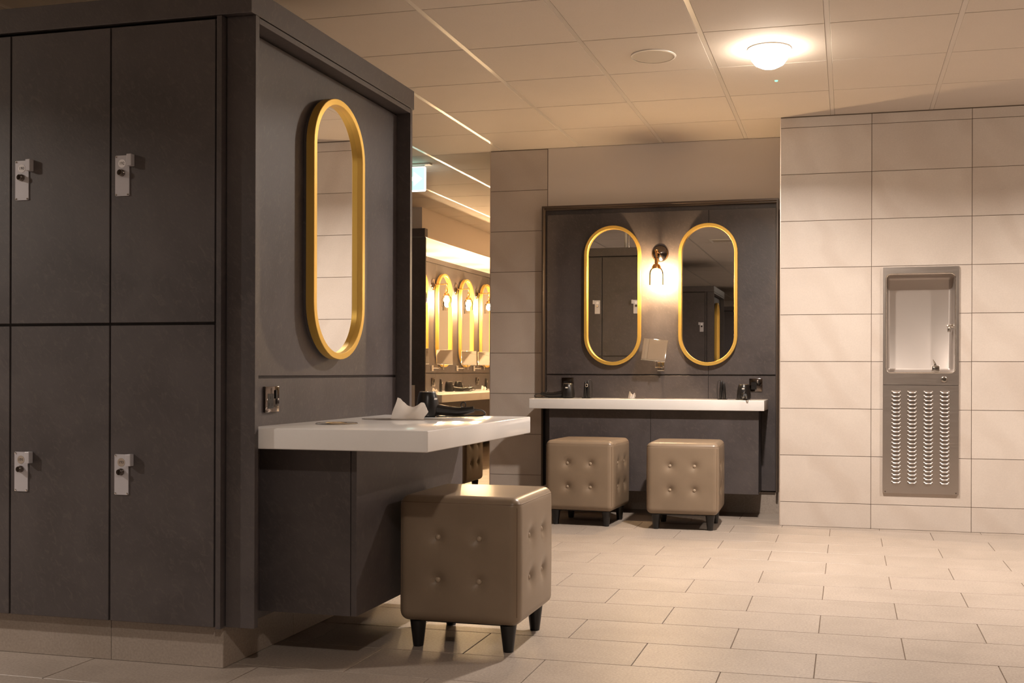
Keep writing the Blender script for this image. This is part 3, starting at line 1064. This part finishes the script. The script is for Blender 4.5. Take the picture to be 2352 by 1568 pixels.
for off, y in ((-0.0042, YW - 0.012), (-0.006, YW + 0.080), (-0.009, YW + 0.100), (-0.016, YW + 0.116), (-0.027, YW + 0.124)):
    rows.append([bm.verts.new((x + nx * off, y, z + nz * off)) for (x, z), (nx, nz) in zip(io, inn)])
for p, q in zip(rows, rows[1:]):
    for i in range(len(p)):
        j = (i + 1) % len(p)
        bm.faces.new((p[i], p[j], q[j], q[i]))
bm.faces.new(rows[-1])
fin('basin', bm, M['satin'], FT, smooth=50)
lowp = fin('lower_panel', bx(UX0, UX1, YW - 0.0155, YW - 0.0005, 0.230, 0.9065, bev=0.0012), M['steel'], FT)
fin('panel_screw', lathe(bmesh.new(), [(0.004, 0.0), (0.003, 0.002)], 10, Matrix.Translation((0.232, YW - 0.0155, 0.240)) @ Matrix.Rotation(PI / 2, 4, 'X')), M['darkchrome'], FT)
fin('panel_screw', lathe(bmesh.new(), [(0.004, 0.0), (0.003, 0.002)], 10, Matrix.Translation((0.654, YW - 0.0155, 0.240)) @ Matrix.Rotation(PI / 2, 4, 'X')), M['darkchrome'], FT)
# louvres: half-dome scoops open at the lower side
bm = bmesh.new()
lw, lh, ld = 0.027, 0.014, 0.0125
nu, nv = 10, 5
grid = []
for i in range(nu + 1):
    u = -1 + 2 * i / nu
    row = []
    for j in range(nv + 1):
        v = j / nv
        prof = math.sqrt(max(0.0, 1 - abs(u) ** 2.4))
        d = ld * prof * math.sin(v * PI / 2) ** 0.8
        row.append(bm.verts.new((u * lw, -d, lh * (1 - v))))
    grid.append(row)
for i in range(nu):
    for j in range(nv):
        bm.faces.new((grid[i][j], grid[i + 1][j], grid[i + 1][j + 1], grid[i][j + 1]))
lo = fin('louvre', bm, M['steel'], FT, smooth=60)
lme = lo.data
bpy.data.objects.remove(lo)
for cx in (0.296, 0.392, 0.489, 0.586):
    for k in range(24):
        link('louvre', lme, lowp, (cx, YW - 0.0156, 0.857 - k * 0.02455))
bb = fin('bubbler', bx(0.510, 0.556, YW - 0.005, YW + 0.048, 0.988, 1.030, bev=0.004, seg=2), M['steel_bright'], FT, smooth=40)
fin('spout', tube(bmesh.new(), curve_pts([(0.533, YW + 0.02, 1.028), (0.530, YW + 0.018, 1.042), (0.523, YW + 0.014, 1.056), (0.516, YW + 0.010, 1.068)], 5), [0.009 - 0.0004 * i for i in range(16)], 10), M['steel_bright'], bb, smooth=60)
bm = lathe(bmesh.new(), [(0.014, 0.0), (0.014, 0.018), (0.009, 0.022), (0.009, 0.040), (0.006, 0.044)], 18, Matrix.Translation((IX1 - 0.004, YW + 0.045, 1.277)) @ Matrix.Rotation(-PI / 2, 4, 'Y'))
lathe(bm, [(0.006, 0.0), (0.011, -0.010), (0.012, -0.022), (0.008, -0.036)], 14, Matrix.Translation((IX1 - 0.034, YW + 0.040, 1.275)))
fin('bottle_tap', bm, M['chrome'], FT, smooth=50)
fin('push_button', lathe(bmesh.new(), [(0.0185, 0.0), (0.0185, 0.004), (0.014, 0.009), (0.012, 0.007), (0.010, 0.007), (0.0085, 0.012)], 24, Matrix.Translation((0.582, YW - 0.016, 0.944)) @ Matrix.Rotation(PI / 2, 4, 'X')), M['chrome'], FT, smooth=50)

# ================================================================== CEILING THINGS
def downlight(name, x, y, p):
    L = bpy.data.lights.new(name, 'AREA')
    L.shape = 'DISK'
    L.size = 0.11
    L.energy = DOWN_W * p
    L.color = DOWN_COL
    L.spread = math.radians(155)
    o = bpy.data.objects.new(name, L)
    COL.objects.link(o)
    o.location = (x, y, ZC - 0.106)
    return o
dl = thing('ceiling_downlight', 'bright round downlight glowing in ceiling tile near fountain wall', 'ceiling light', (-0.39, 5.353, ZC))
fin('trim_ring', lathe(bmesh.new(), [(0.0985, -0.0005), (0.112, -0.0005), (0.110, -0.006), (0.0985, -0.010)], 40, cap=False), M['white_plastic'], dl, smooth=50)
fin('diffuser', lathe(bmesh.new(), [(0.096, -0.001), (0.098, -0.020), (0.092, -0.052), (0.073, -0.078), (0.042, -0.094), (0.004, -0.099)], 40), M['led'], dl, smooth=60)  # dome made larger than the fitting, its shape standing in for lamp glare
for side, x, y, p in DOWNLIGHTS:
    downlight('downlight_%s_offscreen' % side if side else 'downlight_glow', x, y, p)
    if side:
        f = copy_tree(dl, (x, y, ZC), label='ceiling downlight out of view among the ceiling tiles', group='other ceiling downlights')
        f.name = 'ceiling_downlight_%s_offscreen' % side
        for c in kids(f):
            if c.name.startswith('diffuser'):
                c.name = 'diffuser_%s_offscreen' % side
sp = thing('ceiling_speaker', 'flush round speaker disc in ceiling tile beside bright downlight', 'speaker', (-0.984, 5.340, ZC))
fin('rim', lathe(bmesh.new(), [(0.108, -0.0003), (0.118, -0.0003), (0.117, -0.004), (0.109, -0.006)], 48, cap=False), M['white_plastic'], sp, smooth=50)
fin('grille', lathe(bmesh.new(), [(0.109, -0.0005), (0.109, -0.0045), (0.002, -0.0062)], 48), M['speaker'], sp, smooth=60)
tag(fin('indicator_light', lathe(bmesh.new(), [(0.009, 0.0), (0.008, -0.003), (0.003, -0.005)], 16), M['dot_green'], loc=(-0.394, 5.946, ZC - 0.0005)),
    'tiny green indicator light on ceiling tile close to bright downlight', 'indicator')

ES = thing('exit_sign', 'green lit exit sign with white arrow hanging from ceiling', 'exit sign', (-3.40, 7.70, ZC), world=True)
fin('ceiling_plate', bx(-3.60, -3.200, 7.675, 7.735, ZC - 0.012, ZC - 0.0005, bev=0.002), M['white_plastic'], ES)
o, n = rrect(-3.585, -3.240, 2.405, 2.600, 0.014, 4)
fin('panel', prism(bmesh.new(), o, 7.700, 7.708), M['sign_white'], ES)
o, n = rrect(-3.575, -3.252, 2.416, 2.594, 0.008, 3)
fin('green_face', prism(bmesh.new(), o, 7.6985, 7.700), M['sign_green'], ES)
fin('hanger', bx(-3.57, -3.25, 7.702, 7.706, 2.598, ZC - 0.011), M['white_plastic'], ES)
ar = [(-3.400, 2.490), (-3.340, 2.490), (-3.340, 2.452), (-3.270, 2.506), (-3.340, 2.560), (-3.340, 2.522), (-3.400, 2.522)]
fin('arrow', prism(bmesh.new(), ar, 7.6965, 7.6985), M['sign_white'], ES)

# ================================================================== FAR VANITY ROW
FYD, FXE, FYE = 9.68, -4.075, 15.2
FB = thing('locker_block', 'dark locker block behind the pillar with lit mirror row on its side', 'lockers', (-5.6, 9.9, 0), world=True, group='blocks of dark lockers')
fin('carcass', bx(-7.1, -5.25, FYD + 0.0225, FYE, 0.138, 2.31), M['lam'], FB)
fin('side_wing', bx(-7.1, FXE, FYD, FYD + 0.022, 0.138, 2.316, bev=0.001), M['lam'], FB)
fin('cornice', bx(-7.1, FXE, FYD - 0.012, FYD + 0.06, 2.318, 2.403, bev=0.001), M['lam'], FB)
fin('plinth', bx(-7.1, -5.25, FYD + 0.05, FYE, 0.0, 0.138), M['plinth'], FB)
hdl = thing('lock_plate_unit', 'pale lock plate with side catch on dark locker wing behind near counter', 'handle', (-4.20, FYD, 0.55), world=True)
fin('plate', bx(-4.220, -4.182, FYD - 0.011, FYD - 0.0003, 0.55, 0.847, bev=0.001), M['white_plastic'], hdl)
fin('catch', bx(-4.239, -4.2202, FYD - 0.018, FYD - 0.0003, 0.756, 0.847, bev=0.001), M['white_plastic'], hdl)

XV = -4.811
ZF = 0.747
tag(fin('wall_bulkhead', bx(-5.24, -4.137, FYD + 0.0615, FYE, 2.332, ZC + 0.02), M['white_paint']), kind='structure')
tag(fin('trim_3', bx(-4.137, -4.131, FYD + 0.0615, FYE, 2.332, 2.350), M['trim']), kind='structure')
FV = thing('far_vanity', 'distant panelled vanity wall below white bulkhead behind row of gold mirrors', 'wall panel', (XV, 12.2, 0), world=True)
fin('top_strip', bx(XV - 0.03, XV + 0.010, FYD + 0.064, FYE, 2.276, 2.331), M['lam'], FV)
ybr = [FYD + 0.03, 10.81, 11.74, 12.67, 13.60, FYE]
for a, b in zip(ybr, ybr[1:]):
    fin('back_panel', bx(XV - 0.014, XV, a + 0.001, b - 0.001, 0.967, 2.272), M['lam'], FV)
    fin('splash_panel', bx(XV - 0.014, XV, a + 0.001, b - 0.001, 0.142, 0.955), M['lam'], FV)
    fin('knee_front', bx(-4.45, -4.43, max(a, 10.1) + 0.001, b - 0.001, 0.14, ZF - 0.0805), M['lam'], FV)
fin('knee_side', bx(XV + 0.0005, -4.4505, 10.1, 10.12, 0.14, ZF - 0.0805), M['lam'], FV)
fin('backing', bx(XV - 0.04, XV - 0.0145, FYD + 0.03, FYE, 0.0, 2.274), M['lam'], FV)
tag(fin('vanity_counter', bx(XV + 0.0005, -3.985, 9.905, 14.6, ZF - 0.08, ZF, bev=0.004, seg=3), M['counter'], smooth=40),
    'white counter of distant lit vanity with several black dryers', 'counter')
K = 1.132
def far_copy(src, loc, rz, label, group):
    r = copy_tree(src, loc, rz, label, group)
    r.scale = (K, K, K)
    return r
for y in (11.173, 11.937, 12.701, 13.465):
    far_copy(mir, (XV, y, 1.602), PI / 2, 'gold oval mirror in the lit row beyond the tile pillar', 'gold mirrors in the distant vanity row')
for y in (10.924, 11.670, 12.411, 13.175):
    far_copy(lamp, (XV + 0.001, y, 2.020), PI / 2, 'brass lamp between mirrors of the distant lit vanity row', 'lamps in the distant vanity row')
shv2 = make_shaving(-66, -20, 0)
put(shv2, (XV, 10.89, 1.034), PI / 2)
shv2.scale = (K, K, K)
tag(shv2, 'square magnifying mirror on chrome arm in distant vanity row', 'mirror', 'magnifying mirrors in the distant vanity row')
for y in (11.614, 12.429, 13.04):
    far_copy(shv2, (XV, y, 1.034), PI / 2, 'square magnifying mirror on chrome arm in distant vanity row', 'magnifying mirrors in the distant vanity row')
for y in (11.665, 13.20):
    far_copy(so, (XV, y, 0.853), PI / 2, 'dark power socket on splash panel of distant vanity row', 'sockets in the distant vanity row')
for y in (11.354, 12.916):
    far_copy(hs, (XV + 0.226, y, ZF), PI / 2 + 0.3, 'black hair straightener standing on distant white counter', 'straighteners in the distant vanity row')
for y, a in ((11.478, 30), (11.773, 60)):
    far_copy(dr, (XV + 0.283, y, ZF), math.radians(a), 'black hair dryer on distant white counter of lit vanity row', 'dryers in the distant vanity row')
for (x, y) in ((-4.358, 10.62), (-4.47, 12.5)):
    far_copy(t2, (x, y, ZF), 0.5, 'white tissue peeping from the distant vanity counter', 'tissues in the distant vanity row')
# unseen partition added across the aisle to brighten the mirror row
tag(fin('wall_partition_added', bx(-2.30, -2.20, 8.6, 14.4, 0, ZC + 0.02), M['white_paint']), kind='structure')
copy_tree(st, (-3.146, 7.960, 0), 0.0, 'taupe leather cube stool standing out on floor beyond near counter')

# ================================================================== BLOCKS BEHIND THE CAMERA (seen in the mirrors)
make_block(-4.85, 'dark locker block behind the viewer, seen only in the alcove mirrors', front=False)
make_end_vanity(-4.85, 'dark panelled niche with gold mirror seen reflected in alcove mirror', 'white counter of a locker end behind the viewer')
copy_tree(mir, (-1.950, 3.690 - 4.85, 1.530), PI / 2, 'gold oval mirror on a locker end, seen reflected only')
make_block(-9.70, 'farthest dark locker block behind the viewer, seen small in alcove mirror', front=False)
pole = thing('service_pole', 'white service pole rising from locker top to ceiling', 'pole', (-2.31, 3.70, 2.236))
fin('pole', lathe(bmesh.new(), [(0.017, 0.0), (0.017, ZC - 2.236 - 0.0006)], 16), M['white_plastic'], pole, smooth=50)
fin('pole', lathe(bmesh.new(), [(0.010, 0.0), (0.010, ZC - 2.236 - 0.0006)], 12, Matrix.Translation((0.032, 0, 0))), M['chrome'], pole, smooth=50)
vent = thing('ceiling_vent', 'square slotted air vent in ceiling behind the viewer', 'vent', (-1.52, 1.60, ZC))
fin('frame', plate_with_hole(-0.15, 0.15, -0.15, 0.15, rrect(-0.12, 0.12, -0.12, 0.12, 0.004, 3)[0], -0.008, -0.0005), M['white_plastic'], vent)
for o_ in kids(vent):
    o_.rotation_euler = (-PI / 2, 0, 0)
    o_.location = (0, 0, -0.0085)
for k in range(7):
    fin('slat', bx(-0.119, 0.119, -0.105 + k * 0.034, -0.093 + k * 0.034, -0.008, -0.0006), M['speaker'], vent)

for o in bpy.data.objects:
    if '_w' in o:
        del o['_w']
